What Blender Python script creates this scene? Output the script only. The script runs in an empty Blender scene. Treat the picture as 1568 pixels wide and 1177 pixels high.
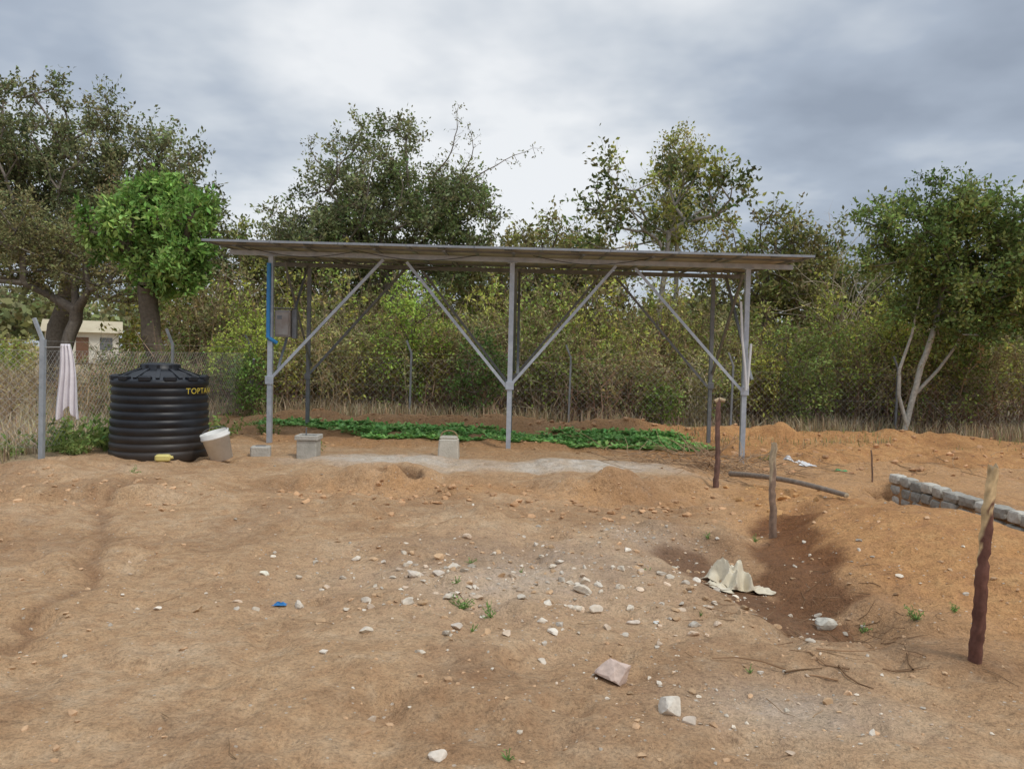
import bpy, math, numpy as np
from mathutils import Matrix, Vector
rng = np.random.default_rng(11)
scene = bpy.context.scene
R = math.radians

# ------------------------------------------------------------------ noise
def _hash(ix, iy, s):
    n = (ix*374761393 + iy*668265263 + s*1442695041) & 0xffffffff
    n = ((n ^ (n >> 13))*1274126177) & 0xffffffff
    return ((n ^ (n >> 16)) & 0xffff)/65535.0
def vn(x, y, s=0):
    x = np.asarray(x, float); y = np.asarray(y, float)
    ix = np.floor(x).astype(np.int64); iy = np.floor(y).astype(np.int64)
    fx = x-ix; fy = y-iy
    fx = fx*fx*(3-2*fx); fy = fy*fy*(3-2*fy)
    a = _hash(ix, iy, s); b = _hash(ix+1, iy, s); c = _hash(ix, iy+1, s); d = _hash(ix+1, iy+1, s)
    return 2*((a*(1-fx)+b*fx)*(1-fy)+(c*(1-fx)+d*fx)*fy)-1
def fbm(x, y, wl, octv=4, s=0):
    t = 0; a = 1.0; f = 1.0/wl; n = 0
    for i in range(octv):
        c, sn = math.cos(0.7*i+.3), math.sin(0.7*i+.3)
        t = t + a*vn((x*c-y*sn)*f+17.3*i, (x*sn+y*c)*f-9.1*i, s+i); n += a
        a *= .5; f *= 2.03
    return t/n
def ss(a, b, x):
    t = np.clip((x-a)/(b-a), 0, 1); return t*t*(3-2*t)
def segd(x, y, a, b):
    ax, ay = a; bx, by = b
    t = np.clip(((x-ax)*(bx-ax)+(y-ay)*(by-ay))/((bx-ax)**2+(by-ay)**2), 0, 1)
    return np.hypot(x-ax-t*(bx-ax), y-ay-t*(by-ay))
def polyd(x, y, pts):
    d = 1e9
    for i in range(len(pts)-1): d = np.minimum(d, segd(x, y, pts[i], pts[i+1]))
    return d
GULLY = [(-4.3, 8.6), (-4.0, 7.6), (-3.25, 6.1), (-3.0, 5.5), (-2.72, 5.05), (-2.75, 4.6), (-2.6, 4.2), (-2.7, 3.7), (-2.4, 3.0)]
BANK = lambda x, y: 9.05+.8*fbm(x, 0*y+3, 1.9, 3, 43)+.5*fbm(x, y, .7, 3, 41)
def trench(x, y):
    t = x-4.70
    return t, ss(-.05, .05, t)*(1-ss(.40, .46, t))*ss(5.2, 5.5, y)*(1-ss(10.2, 10.4, y))
def rutq(x, y, off): return x-(-5.4+off+.10*(y-5)+.35*np.sin(y*.5))

def H(x, y):
    x = np.asarray(x, float); y = np.asarray(y, float)
    z = -0.011*np.clip(x, -12, 12)*ss(7, 13, y)
    near = 1-ss(25, 60, y)
    z = z + .06*fbm(x, y, 2.2, 3, 3)*ss(1, 4, y)
    lump = fbm(x, y, .7, 4, 21)
    z = z + (.05*lump + .018*fbm(x, y, .16, 3, 31))*near
    z = z - .045*(.25-np.minimum(np.abs(fbm(x, y, .9, 3, 33)), .25))*2*near*.6
    z = z - .04*np.maximum(fbm(x, y, .26, 2, 35)-.18, 0)*2.4*near
    brk = ss(-.25, .35, fbm(x, 0*y+7, 1.3, 3, 47))       # the bank is broken, not continuous
    bd = y-BANK(x, y); mid = (1-ss(2.3, 3.2, x))*ss(-6.5, -5.0, x)
    z = z + (.05+.09*brk)*ss(-.12, .12+.5*(1-brk), bd)*(1-ss(10.5, 12.8, y))*mid
    m = np.exp(-((bd-.15)/.35)**2)*mid
    z = z + .20*m*np.maximum(fbm(x, y, .5, 3, 51), 0)*brk
    z = z - .05*np.exp(-((bd+.35)/.3)**2)*mid*brk
    m = np.exp(-((y-8.0)/1.4)**2)*ss(-2.4, -1.0, x)*(1-ss(2.0, 2.8, x))
    z = z + .34*m*np.maximum(fbm(x, y, .65, 4, 53), 0)
    bl = y-(8.0+.5*fbm(x, y, 1.3, 3, 58)); ml = 1-ss(-3.9, -3.0, x)
    z = z + .11*ss(-.1, .12, bl)*(1-ss(9.0, 10.2, y))*ml + .05*np.exp(-((bl-.1)/.2)**2)*ml
    r = np.hypot((x+1.42)/.36, (y-9.45)/.30)+.25*fbm(x, y, .3, 2, 61)
    z = z - .34*(1-ss(.65, 1.0, r)) + .08*np.exp(-((r-1.35)/.3)**2)
    r = np.hypot((x+1.27)/.09, (y-5.1)/.10); z = z-.06*(1-ss(.5, 1.1, r))
    gd = polyd(x+.16*fbm(x, y, .5, 3, 71), y+.1*fbm(x, y, .4, 3, 72), GULLY)
    z = z - .055*(1-ss(.01, .10, gd))*(.6+.6*fbm(x, y, .6, 2, 73)) + .014*np.exp(-((gd-.2)/.09)**2)
    for off in (0, .9, 2.9):
        q = rutq(x, y, off); k = (1-ss(7.0, 7.8, y))*(.7+.6*fbm(x, y, .7, 2, 75))*(1 if off < 2 else .45)
        z = z-.055*np.exp(-(q/.13)**2)*k+.024*np.exp(-((abs(q)-.24)/.08)**2)*k
    m = np.exp(-((x+.1)/1.3)**2-((y-5.6)/.9)**2)
    z = z+.06*m*fbm(x, y, .22, 3, 81)
    mx = (x-3.75)/1.15; my = (y-6.6)/1.35
    z = z + .34*np.exp(-(mx*mx+my*my)**1.3)*(1-.95*ss(3.95, 4.6, x)*ss(5.8, 6.8, y))
    z = z + .15*np.exp(-((x-3.35)/.6)**2-((y-8.7)/1.0)**2)*(1+.8*fbm(x, y, .4, 3, 91))
    z = z - .12*np.exp(-((x-4.35)/.45)**2)*ss(6.4, 7.2, y)*(1-ss(9.8, 10.3, y))
    z = z - .55*trench(x, y)[1]
    z = z + .10*ss(5.16, 5.26, x)*(1-ss(5.6, 6.6, x))*ss(5.2, 5.6, y)*(1-ss(10.2, 10.8, y))
    z = z - .15*np.exp(-(segd(x, y, (1.6, 6.5), (2.1, 4.9))/.38)**4)-.09*np.exp(-(segd(x, y, (2.5, 7.6), (2.2, 5.6))/.32)**4)
    till = ss(3.2, 4.4, x-.15*(y-12))*ss(11.0, 12.4, y+.5*fbm(x, y, 1.2, 2, 15))*(1-ss(17.3, 18.5, y))
    z = z + till*(.17*fbm(x, y, .6, 4, 101)+.06*np.sin(y*5.2+1.5*fbm(x, y, 2, 2, 5)))
    bed = ss(-6, -5, x)*(1-ss(3.6, 4.4, x))*ss(13.0, 13.5, y)*(1-ss(17.0, 17.6, y))
    z = z + bed*(.04*np.sin(y*7.5)+.06*fbm(x, y, .4, 3, 111)+.03)
    ridge = np.exp(-((y-17.0)/.4)**2)*ss(-6, -5, x)*(1-ss(10, 12, x))
    z = z + ridge*(.16+.12*fbm(x, y, .6, 3, 121))
    z = z + .25*fbm(x, y, 14, 3, 131)*ss(25, 60, y)
    return z
def hz(x, y): return float(H(np.array([x]), np.array([y]))[0])

# ------------------------------------------------------------------ materials
def newmat(name):
    m = bpy.data.materials.new(name); m.use_nodes = True
    nt = m.node_tree
    return m, nt, nt.nodes["Principled BSDF"]
def N(nt, t, **kw):
    n = nt.nodes.new(t)
    for k, v in kw.items(): setattr(n, k, v)
    return n
def noise(nt, vec, scale, detail=4, rough=.55):
    n = N(nt, 'ShaderNodeTexNoise'); n.inputs['Scale'].default_value = scale
    n.inputs['Detail'].default_value = detail; n.inputs['Roughness'].default_value = rough
    nt.links.new(vec, n.inputs['Vector']); return n.outputs['Fac']
def ramp(nt, fac, stops):
    r = N(nt, 'ShaderNodeValToRGB'); els = r.color_ramp.elements
    els[0].position, c0 = stops[0]; els[0].color = (*c0, 1)
    els[1].position, c1 = stops[-1]; els[1].color = (*c1, 1)
    for p, c in stops[1:-1]:
        e = els.new(p); e.color = (*c, 1)
    nt.links.new(fac, r.inputs['Fac']); return r.outputs['Color']
def mixc(nt, fac, a, b, mode='MIX'):
    m = N(nt, 'ShaderNodeMix', data_type='RGBA', blend_type=mode)
    for sock, v in ((m.inputs[0], fac), (m.inputs[6], a), (m.inputs[7], b)):
        if isinstance(v, (int, float)): sock.default_value = v
        elif isinstance(v, tuple): sock.default_value = (*v, 1) if len(v) == 3 else v
        else: nt.links.new(v, sock)
    return m.outputs[2]
def mth(nt, op, a, b=0.0, c=None):
    m = N(nt, 'ShaderNodeMath', operation=op)
    for i, v in enumerate((a, b) if c is None else (a, b, c)):
        if isinstance(v, (int, float)): m.inputs[i].default_value = v
        else: nt.links.new(v, m.inputs[i])
    return m.outputs[0]
def bump(nt, bsdf, height, strength=.5, dist=.02):
    b = N(nt, 'ShaderNodeBump'); b.inputs['Strength'].default_value = strength
    b.inputs['Distance'].default_value = dist
    nt.links.new(height, b.inputs['Height']); nt.links.new(b.outputs[0], bsdf.inputs['Normal'])
def simple(name, c1, c2, scale=6, rough=.7, metal=0, bs=.3, bd=.01, detail=4):
    m, nt, p = newmat(name)
    o = N(nt, 'ShaderNodeTexCoord').outputs['Object']
    f = noise(nt, o, scale, detail, .6)
    nt.links.new(ramp(nt, f, [(.3, c1), (.7, c2)]), p.inputs['Base Color'])
    p.inputs['Roughness'].default_value = rough; p.inputs['Metallic'].default_value = metal
    bump(nt, p, noise(nt, o, scale*5, 4), bs, bd)
    return m
def leafmat(name, trans=.2, tint=(1, 1, 1)):
    m, nt, p = newmat(name); nt.nodes.remove(p)
    a = N(nt, 'ShaderNodeAttribute', attribute_name='Col')
    col = mixc(nt, 1.0, a.outputs['Color'], tint, 'MULTIPLY')
    d = N(nt, 'ShaderNodeBsdfDiffuse'); nt.links.new(col, d.inputs['Color'])
    t = N(nt, 'ShaderNodeBsdfTranslucent'); nt.links.new(col, t.inputs['Color'])
    mx = N(nt, 'ShaderNodeMixShader'); mx.inputs[0].default_value = trans
    nt.links.new(d.outputs[0], mx.inputs[1]); nt.links.new(t.outputs[0], mx.inputs[2])
    nt.links.new(mx.outputs[0], nt.nodes['Material Output'].inputs['Surface'])
    return m
def vcolmat(name, rough=.85, bs=.4, scale=40, var=.35):
    m, nt, p = newmat(name)
    a = N(nt, 'ShaderNodeAttribute', attribute_name='Col')
    o = N(nt, 'ShaderNodeTexCoord').outputs['Object']
    f = noise(nt, o, scale, 4, .6)
    c = mixc(nt, 1.0, a.outputs['Color'], ramp(nt, f, [(.25, (1-var,)*3), (.75, (1+var,)*3)]), 'MULTIPLY')
    nt.links.new(c, p.inputs['Base Color']); p.inputs['Roughness'].default_value = rough
    p.inputs['Specular IOR Level'].default_value = .2
    bump(nt, p, f, bs, .01)
    return m
M_leaf = leafmat('foliage', .2, (.90, .97, .66)); M_bark = vcolmat('bark', scale=14, bs=.8)
M_stone = vcolmat('stone', scale=22, bs=.6, var=.25); M_grass = leafmat('grass_blades', .15)
m, nt, p = newmat('twig_bark'); nt.nodes.remove(p); a = N(nt, 'ShaderNodeAttribute', attribute_name='Col'); d = N(nt, 'ShaderNodeBsdfDiffuse')
nt.links.new(mixc(nt, 1.0, a.outputs['Color'], (.98, .90, .78), 'MULTIPLY'), d.inputs['Color']); nt.links.new(d.outputs[0], nt.nodes['Material Output'].inputs['Surface']); M_twig = m

# ------------------------------------------------------------------ mesh builder
class MB:
    def __init__(s): s.v = []; s.c = []; s.f = []; s.n = 0
    def add(s, V, F, mat=0, col=(.5, .5, .5), smooth=False):
        V = np.asarray(V, float).reshape(-1, 3); F = np.asarray(F, np.int64)
        if len(V) == 0: return
        c = np.asarray(col, float)
        if c.ndim == 1: c = np.tile(c, (len(V), 1))
        s.v.append(V); s.c.append(c); s.f.append((F+s.n, mat, smooth)); s.n += len(V)
    def build(s, name, mats, parent=None):
        V = np.concatenate(s.v); C = np.concatenate(s.c)
        me = bpy.data.meshes.new(name)
        me.vertices.add(len(V)); me.vertices.foreach_set('co', V.astype(np.float32).ravel())
        loops = np.concatenate([f.ravel() for f, _, _ in s.f])
        cnt = np.concatenate([np.full(len(f), f.shape[1]) for f, _, _ in s.f])
        mi = np.concatenate([np.full(len(f), m) for f, m, _ in s.f])
        sm = np.concatenate([np.full(len(f), sm_) for f, _, sm_ in s.f])
        me.loops.add(len(loops)); me.loops.foreach_set('vertex_index', loops.astype(np.int32))
        me.polygons.add(len(cnt))
        st = np.concatenate([[0], np.cumsum(cnt)[:-1]])
        me.polygons.foreach_set('loop_start', st.astype(np.int32))
        me.polygons.foreach_set('material_index', mi.astype(np.int32))
        me.polygons.foreach_set('use_smooth', sm.astype(bool))
        a = me.attributes.new('Col', 'FLOAT_COLOR', 'POINT')
        a.data.foreach_set('color', np.hstack([C, np.ones((len(C), 1))]).astype(np.float32).ravel())
        me.update(calc_edges=True)
        for m in mats: me.materials.append(m)
        o = bpy.data.objects.new(name, me); scene.collection.objects.link(o)
        if parent: o.parent = parent
        return o
def unit(a): return a/np.maximum(np.linalg.norm(a, axis=-1, keepdims=True), 1e-9)
def rdir(n): return unit(rng.normal(size=(n, 3)))
def tubes(P0, P1, R0, R1, k=5):
    P0 = np.asarray(P0, float).reshape(-1, 3); P1 = np.asarray(P1, float).reshape(-1, 3); n = len(P0)
    R0 = np.broadcast_to(np.asarray(R0, float), (n,)); R1 = np.broadcast_to(np.asarray(R1, float), (n,))
    a = unit(P1-P0); ref = np.where(np.abs(a[:, 2:3]) > .9, np.array([[1., 0, 0]]), np.array([[0., 0, 1]]))
    u = unit(np.cross(ref, a)); w = np.cross(a, u)
    th = np.arange(k)*2*np.pi/k
    ring = u[:, None]*np.cos(th)[None, :, None]+w[:, None]*np.sin(th)[None, :, None]
    V = np.concatenate([P0[:, None]+ring*R0[:, None, None], P1[:, None]+ring*R1[:, None, None]], 1)
    i = np.arange(k); j = (i+1) % k
    F = np.stack([i, j, j+k, i+k], 1)[None]+(np.arange(n)*2*k)[:, None, None]
    return V.reshape(-1, 3), F.reshape(-1, 4)
def leaves(P, size, asp=.5, D=None, mixd=.5):
    n = len(P); d = rdir(n)
    if D is not None: d = unit(d*(1-mixd)+D*mixd)
    w = unit(np.cross(d, rdir(n))); L = (size*(.55+.9*rng.random(n)))[:, None]
    V = np.stack([P, P+d*L*.5+w*L*asp*.5, P+d*L, P+d*L*.5-w*L*asp*.5], 1).reshape(-1, 3)
    F = np.arange(n*4).reshape(-1, 4)
    return V, F
def jcol(base, n, var=.25, rep=4):
    base = np.asarray(base, float)
    if base.ndim == 1: base = np.tile(base, (n, 1))
    k = 1+var*rng.normal(size=(n, 1)); c = np.clip(base*k*(1+.08*rng.normal(size=(n, 3))), .004, .8)
    return np.repeat(c, rep, 0)
def profile(mb, p0, p1, pts, up=(0, 0, 1), mat=0, col=(.5, .5, .5), caps=True):
    p0 = np.array(p0, float); p1 = np.array(p1, float); a = unit(p1-p0); up = np.array(up, float)
    if abs(a@unit(up)) > .95: up = np.array([0, 1., 0])
    u = unit(np.cross(a, up)); w = np.cross(u, a); k = len(pts)
    V = [p0+u*x+w*y for x, y in pts]+[p1+u*x+w*y for x, y in pts]
    F = [[i, (i+1) % k, (i+1) % k+k, i+k] for i in range(k)]
    mb.add(V, F, mat, col)
    if caps:
        if k == 4: mb.add(V, [[3, 2, 1, 0], [4, 5, 6, 7]], mat, col)
        elif k == 6: mb.add(V, [[0, 1, 2, 3], [0, 3, 4, 5], [6, 7, 8, 9], [6, 9, 10, 11]], mat, col)
def boxp(w, h): return [(-w/2, -h/2), (w/2, -h/2), (w/2, h/2), (-w/2, h/2)]
def Lp(s, t=.006): return [(0, 0), (s, 0), (s, t), (t, t), (t, s), (0, s)]
def bbox(mb, c, s, mat=0, col=(.5, .5, .5), bev=.0, rotz=0, taper=1.0):
    cx, cy, cz = c; sx, sy, sz = np.array(s)/2
    b = bev
    lay = [(-sz, b), (-sz+b, 0), (sz-b, 0), (sz, b)] if b > 0 else [(-sz, 0), (sz, 0)]
    V = []
    for (z, ins) in lay:
        f = 1+(taper-1)*(z+sz)/(2*sz)
        X = (sx-ins)*f; Y = (sy-ins)*f; q = b
        for x, y in [(-X, -Y+q), (-X+q, -Y), (X-q, -Y), (X, -Y+q), (X, Y-q), (X-q, Y), (-X+q, Y), (-X, Y-q)] if b > 0 else [(-X, -Y), (X, -Y), (X, Y), (-X, Y)]:
            c_, s_ = math.cos(rotz), math.sin(rotz)
            V.append((cx+x*c_-y*s_, cy+x*s_+y*c_, cz+z))
    k = 8 if b > 0 else 4; F = []
    for l in range(len(lay)-1):
        for i in range(k): F.append([l*k+i, l*k+(i+1) % k, (l+1)*k+(i+1) % k, (l+1)*k+i])
    mb.add(V, F, mat, col)
    T = (len(lay)-1)*k
    if k == 4: mb.add(V, [[3, 2, 1, 0], [T, T+1, T+2, T+3]], mat, col)
    else: mb.add(V, [[7, 6, 5, 4, 3, 2, 1, 0], [T+i for i in range(8)]], mat, col)
def lathe(prof, k=48):
    prof = np.array(prof, float); th = np.arange(k)*2*np.pi/k
    V = np.stack([prof[:, 0:1]*np.cos(th), prof[:, 0:1]*np.sin(th), np.repeat(prof[:, 1:2], k, 1)], 2).reshape(-1, 3)
    F = []
    for l in range(len(prof)-1):
        for i in range(k): F.append([l*k+i, l*k+(i+1) % k, (l+1)*k+(i+1) % k, (l+1)*k+i])
    return V, np.array(F)
def empty(name, loc=(0, 0, 0)):
    e = bpy.data.objects.new(name, None); e.location = loc; e.empty_display_size = .2
    scene.collection.objects.link(e); return e

# ------------------------------------------------------------------ ground
def grow(a, step, fac, lim):
    o = [a]
    while abs(o[-1]) < lim: o.append(o[-1]+step); step *= fac
    return o[1:]
xs = np.concatenate([grow(-7.5, -.09, 1.09, 700)[::-1], np.arange(-7.5, 8.0, .034), grow(8.0, .09, 1.09, 700)])
ys = [2.3]
while ys[-1] < 13: ys.append(ys[-1]+.020+.0036*(ys[-1]-2.3))
while ys[-1] < 19: ys.append(ys[-1]+.08)
ys = np.array(ys); ys = np.concatenate([grow(2.3, -.08, 1.15, 200)[::-1], ys, grow(ys[-1], .15, 1.07, 900)])
X, Y = np.meshgrid(xs, ys); x = X.ravel(); y = Y.ravel(); z = H(x, y)
nx, ny = len(xs), len(ys)
idx = np.arange(nx*ny).reshape(ny, nx)
F = np.stack([idx[:-1, :-1], idx[:-1, 1:], idx[1:, 1:], idx[1:, :-1]], -1).reshape(-1, 4)
e1 = .12*fbm(x, y, .5, 5, 201); e2 = .4*fbm(x, y, .8, 5, 205)
mound = np.exp(-(((x-3.75)/1.35)**2+((y-6.5)/1.75)**2)**1.5)
orange = np.clip(1.6*mound+.30*ss(2.2, 3.8, x+e2)*ss(2, 4.5, y)+.25*ss(1.6, 3.2, x+e2)+.5*ss(12.5, 13.6, y+e2)+.9*np.exp(-((x-3.3)/.8)**2-((y-8.7)/1.2)**2)+.25*e2, 0, 1)
bank = np.exp(-((y-BANK(x, y)+.15)/.35)**2)*(1-ss(2.3, 3.2, x))*ss(-3, -1.5, x)
orange = np.maximum(orange, .5*bank)
rp = np.hypot((x+.3)/3.0, (y-10.9)/1.0)+e2*1.6
pale = .82*(1-ss(.55, 1.2, rp))*(.5+.5*ss(-.12, .2, e2+.3*np.exp(-((x-1)/.9)**2)+.3*np.exp(-((x+2)/.8)**2)-.25*np.exp(-((x+.2)/.4)**2)))
pale = np.maximum(pale, .5*np.exp(-((x-.1)/1.25)**2-((y-5.6)/.9)**2)*np.clip(.8+2*e2, 0, 1.3))
pale = np.maximum(pale, .5*np.exp(-((x-1.3)/.45)**2-((y-6.9)/.5)**2)*np.clip(.9+2*e2, 0, 1.3))
pale = np.maximum(pale, .35*np.exp(-((x-1.35)/.5)**2-((y-3.6)/.35)**2)*np.clip(.9+2*e2, 0, 1.3))
pale = np.clip(pale, 0, 1)
d1 = np.minimum(segd(x, y, (1.5, 6.5), (2.05, 5.0)), segd(x, y, (2.65, 7.5), (2.2, 5.6))-.03)+e1*2.4
damp_dark = 1.0*(1-ss(.14, .32, d1))
damp_dark = np.maximum(damp_dark, .5*(1-ss(.05, .35, np.hypot(x+.16, (y-3.85)*.8)+e1*2)))
damp_dark = np.maximum(damp_dark, .45*(1-ss(.1, .45, segd(x, y, (2.0, 4.6), (2.6, 4.1))+e1*2)))
damp_dark = np.maximum(damp_dark, .35*(1-ss(.2, .9, segd(x, y, (1.6, 6.6), (2.3, 4.5))+e1*4)))
damp_dark = np.maximum(damp_dark, .5*(1-ss(.01, .10, polyd(x+.16*fbm(x, y, .5, 3, 71), y+.1*fbm(x, y, .4, 3, 72), GULLY))))
for off in (0, .9): damp_dark = np.maximum(damp_dark, .28*np.exp(-(rutq(x, y, off)/.12)**2)*(1-ss(7.0, 7.8, y)))
damp_dark = np.maximum(damp_dark, .75*(1-ss(.8, 1.15, np.hypot((x+1.42)/.34, (y-9.45)/.30))))  # soil inside the dug hole is coloured darker
damp_dark = np.maximum(damp_dark, .9*trench(x, y)[1])  # trench floor is coloured darker over its whole width
damp_dark = np.maximum(damp_dark, .30*ss(13, 13.6, y)*(1-ss(16.5, 17.5, y))*(x < 4.2))
damp_dark = np.maximum(damp_dark, .3*ss(11.5, 13, y)*(1-ss(17.0, 17.5, y))*ss(0, .2, e2)*(x > 3))
damp_dark = np.maximum(damp_dark, .26*ss(.05, .3, fbm(x, y, 1.1, 4, 301))*(1-ss(9.2, 9.8, y)))
straw = np.maximum(ss(17.3, 18.6, y+e2), (1-ss(-6.9, -6.2, x+e2*.8))*ss(6, 9, y))
mb = MB(); mb.add(np.stack([x, y, z], 1), F, 0, np.stack([orange, pale, damp_dark], 1), True)
m, nt, p = newmat('bare_soil')
o = N(nt, 'ShaderNodeTexCoord').outputs['Object']
at = N(nt, 'ShaderNodeAttribute', attribute_name='Col'); sp = N(nt, 'ShaderNodeSeparateColor'); nt.links.new(at.outputs['Color'], sp.inputs[0])
a2 = N(nt, 'ShaderNodeAttribute', attribute_name='straw')
nA = noise(nt, o, .9, 4, .6); nB = noise(nt, o, 6, 6, .66); nC = noise(nt, o, 60, 4, .75); nE = noise(nt, o, 18, 4, .68)
tan = ramp(nt, nA, [(.32, (.47, .29, .155)), (.5, (.56, .36, .20)), (.68, (.61, .42, .255))])
tan = mixc(nt, mth(nt, 'MULTIPLY', ramp(nt, nB, [(.44, (0, 0, 0)), (.68, (1, 1, 1))]), .6), tan, (.43, .235, .115))
tan = mixc(nt, mth(nt, 'MULTIPLY', ramp(nt, nB, [(.28, (1, 1, 1)), (.44, (0, 0, 0))]), .5), tan, (.64, .48, .32))
orc = ramp(nt, nB, [(.3, (.44, .195, .07)), (.55, (.60, .305, .115)), (.75, (.68, .40, .175))])
fo = mth(nt, 'MULTIPLY', sp.outputs[0], .8)
c = mixc(nt, fo, tan, orc)
pc = ramp(nt, nB, [(.3, (.56, .48, .38)), (.65, (.76, .69, .59))])
pf = mth(nt, 'MULTIPLY', sp.outputs[1], mth(nt, 'ADD', .40, nB)); c = mixc(nt, pf, c, pc)
stc = ramp(nt, nB, [(.3, (.30, .22, .13)), (.7, (.50, .39, .24))]); c = mixc(nt, a2.outputs['Fac'], c, stc)
vo = N(nt, 'ShaderNodeTexVoronoi'); vo.inputs['Scale'].default_value = 42; nt.links.new(o, vo.inputs['Vector'])
vs = N(nt, 'ShaderNodeSeparateColor'); nt.links.new(vo.outputs['Color'], vs.inputs[0])
spk = mth(nt, 'MULTIPLY', mth(nt, 'LESS_THAN', vo.outputs['Distance'], mth(nt, 'MULTIPLY', vs.outputs[1], .38)), mth(nt, 'GREATER_THAN', vs.outputs[0], mth(nt, 'SUBTRACT', .92, mth(nt, 'MULTIPLY', sp.outputs[1], .4))))
c = mixc(nt, mth(nt, 'MULTIPLY', spk, .7), c, (.66, .57, .46))
c = mixc(nt, 1.0, c, ramp(nt, nC, [(.25, (.52,)*3), (.5, (1, 1, 1)), (.75, (1.25,)*3)]), 'MULTIPLY')
c = mixc(nt, 1.0, c, ramp(nt, nE, [(.28, (.70,)*3), (.5, (1, 1, 1)), (.75, (1.1,)*3)]), 'MULTIPLY')
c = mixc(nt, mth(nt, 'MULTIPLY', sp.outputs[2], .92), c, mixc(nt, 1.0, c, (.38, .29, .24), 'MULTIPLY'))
nt.links.new(c, p.inputs['Base Color'])
nt.links.new(mth(nt, 'SUBTRACT', .95, mth(nt, 'MULTIPLY', sp.outputs[2], .3)), p.inputs['Roughness'])
p.inputs['Specular IOR Level'].default_value = .2
hh = mth(nt, 'ADD', mth(nt, 'MULTIPLY', nB, .9), mth(nt, 'MULTIPLY', nC, .25)); hh = mth(nt, 'ADD', hh, mth(nt, 'MULTIPLY', nE, .45)); hh = mth(nt, 'ADD', hh, mth(nt, 'MULTIPLY', spk, .10))
bump(nt, p, hh, .9, .08)
g = mb.build('ground', [m])
a = g.data.attributes.new('straw', 'FLOAT', 'POINT'); a.data.foreach_set('value', straw.astype(np.float32))

# ------------------------------------------------------------------ rocks
import bmesh
def ico(sub):
    bm = bmesh.new(); bmesh.ops.create_icosphere(bm, subdivisions=sub, radius=1)
    V = np.array([v.co[:] for v in bm.verts]); F = np.array([[v.index for v in f.verts] for f in bm.faces]); bm.free(); return V, F
I1, I2, I3 = ico(1), ico(2), ico(3)
def rock_into(mb, loc, size, col, lvl=I2, squash=.7, sharp=.25, cuts=9, zs=None):
    V, F = lvl; V = V.copy()
    for _ in range(cuts):
        n = rdir(1)[0]; d = (.35 if zs is None else .42)+.4*rng.random(); s = V@n; V = V-np.outer(np.maximum(s-d, 0), n)
    V = V*(1+sharp*.25*rng.normal(size=(len(V), 1)))
    if zs is None: V = V*np.array([1.15, .7+.5*rng.random(), squash*(.6+.6*rng.random())])*size
    else:
        V = V/np.abs(V).max(0)*np.array([1, .8, zs])*size
    a = rng.random()*6.28 if zs is None else rng.normal()*.3
    ca, sa = math.cos(a), math.sin(a)
    V = V@np.array([[ca, sa, 0], [-sa, ca, 0], [0, 0, 1]])
    tl = rng.normal()*(.25 if zs is None else .1); V = V@np.array([[1, 0, 0], [0, math.cos(tl), math.sin(tl)], [0, -math.sin(tl), math.cos(tl)]])
    mb.add(V+np.array(loc), F, 0, col)
def rcol(k=0):
    b = [(.64, .55, .43), (.56, .43, .31), (.52, .45, .36), (.68, .60, .49)][rng.integers(4)]
    return np.clip(np.array(b)*(1+.15*rng.normal()), .05, .8)
for (rx, ry, s, c, zs) in [(.53, 3.80, .095, (.60, .46, .38), .85), (.76, 3.48, .060, (.66, .59, .49), .95), (-.27, 3.03, .045, (.66, .58, .48), .5), (.83, 3.40, .04, (.56, .46, .36), .4),
                     (-.66, 5.45, .07, (.64, .55, .45), .4), (-.50, 5.5, .06, (.64, .55, .45), .4), (-.40, 5.62, .055, (.60, .52, .42), .5),
                     (.53, 5.3, .075, (.66, .57, .45), .5), (.58, 5.0, .05, (.62, .53, .42), .6), (2.12, 5.12, .085, (.52, .48, .40), .65), (-.9, 4.95, .045, (.56, .48, .38), .5), (.45, 4.95, .05, (.60, .52, .41), .5), (.80, 4.85, .05, (.6, .5, .4), .4), (-.8, 4.35, .045, (.61, .53, .42), .4), (-.3, 4.5, .045, (.63, .54, .44), .4)]:
    mb = MB(); rock_into(mb, (rx, ry, hz(rx, ry)+s*zs*.5), s, c, I3, .9, .08, 13, zs); mb.build('rock', [M_stone])
mb = MB()
def scatter(cx, cy, sx, sy, n, smin, smax, soil=.45):
    px = cx+sx*rng.normal(size=n); py = cy+sy*rng.normal(size=n); py = np.maximum(py, 2.5); pz = H(px, py)
    for i in range(n):
        s = smin+(smax-smin)*rng.random()**2.6
        c = rcol()
        if rng.random() < soil: c = np.array([.50, .33, .19])*(1+.15*rng.normal())
        rock_into(mb, (px[i], py[i], pz[i]+s*.16), s, c, I1 if s < .02 else I2)
scatter(-.2, 5.5, .85, .55, 330, .009, .045, .25)
scatter(.6, 5.2, .8, .55, 190, .009, .045, .25)
scatter(1.3, 6.9, .35, .35, 120, .009, .03)
scatter(1.2, 3.7, .6, .4, 200, .004, .018, .3)
scatter(.5, 3.6, .6, .5, 90, .005, .026, .3)
scatter(2.1, 5.6, .6, .7, 80, .008, .035, .3)
scatter(3.0, 3.6, .6, .5, 60, .006, .03)
scatter(0, 5.5, 3.0, 2.2, 320, .006, .026, .4)
scatter(-2.7, 4.0, .4, .8, 70, .005, .024)
mb.build('rubble_stones', [M_stone])
mb = MB()
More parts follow.
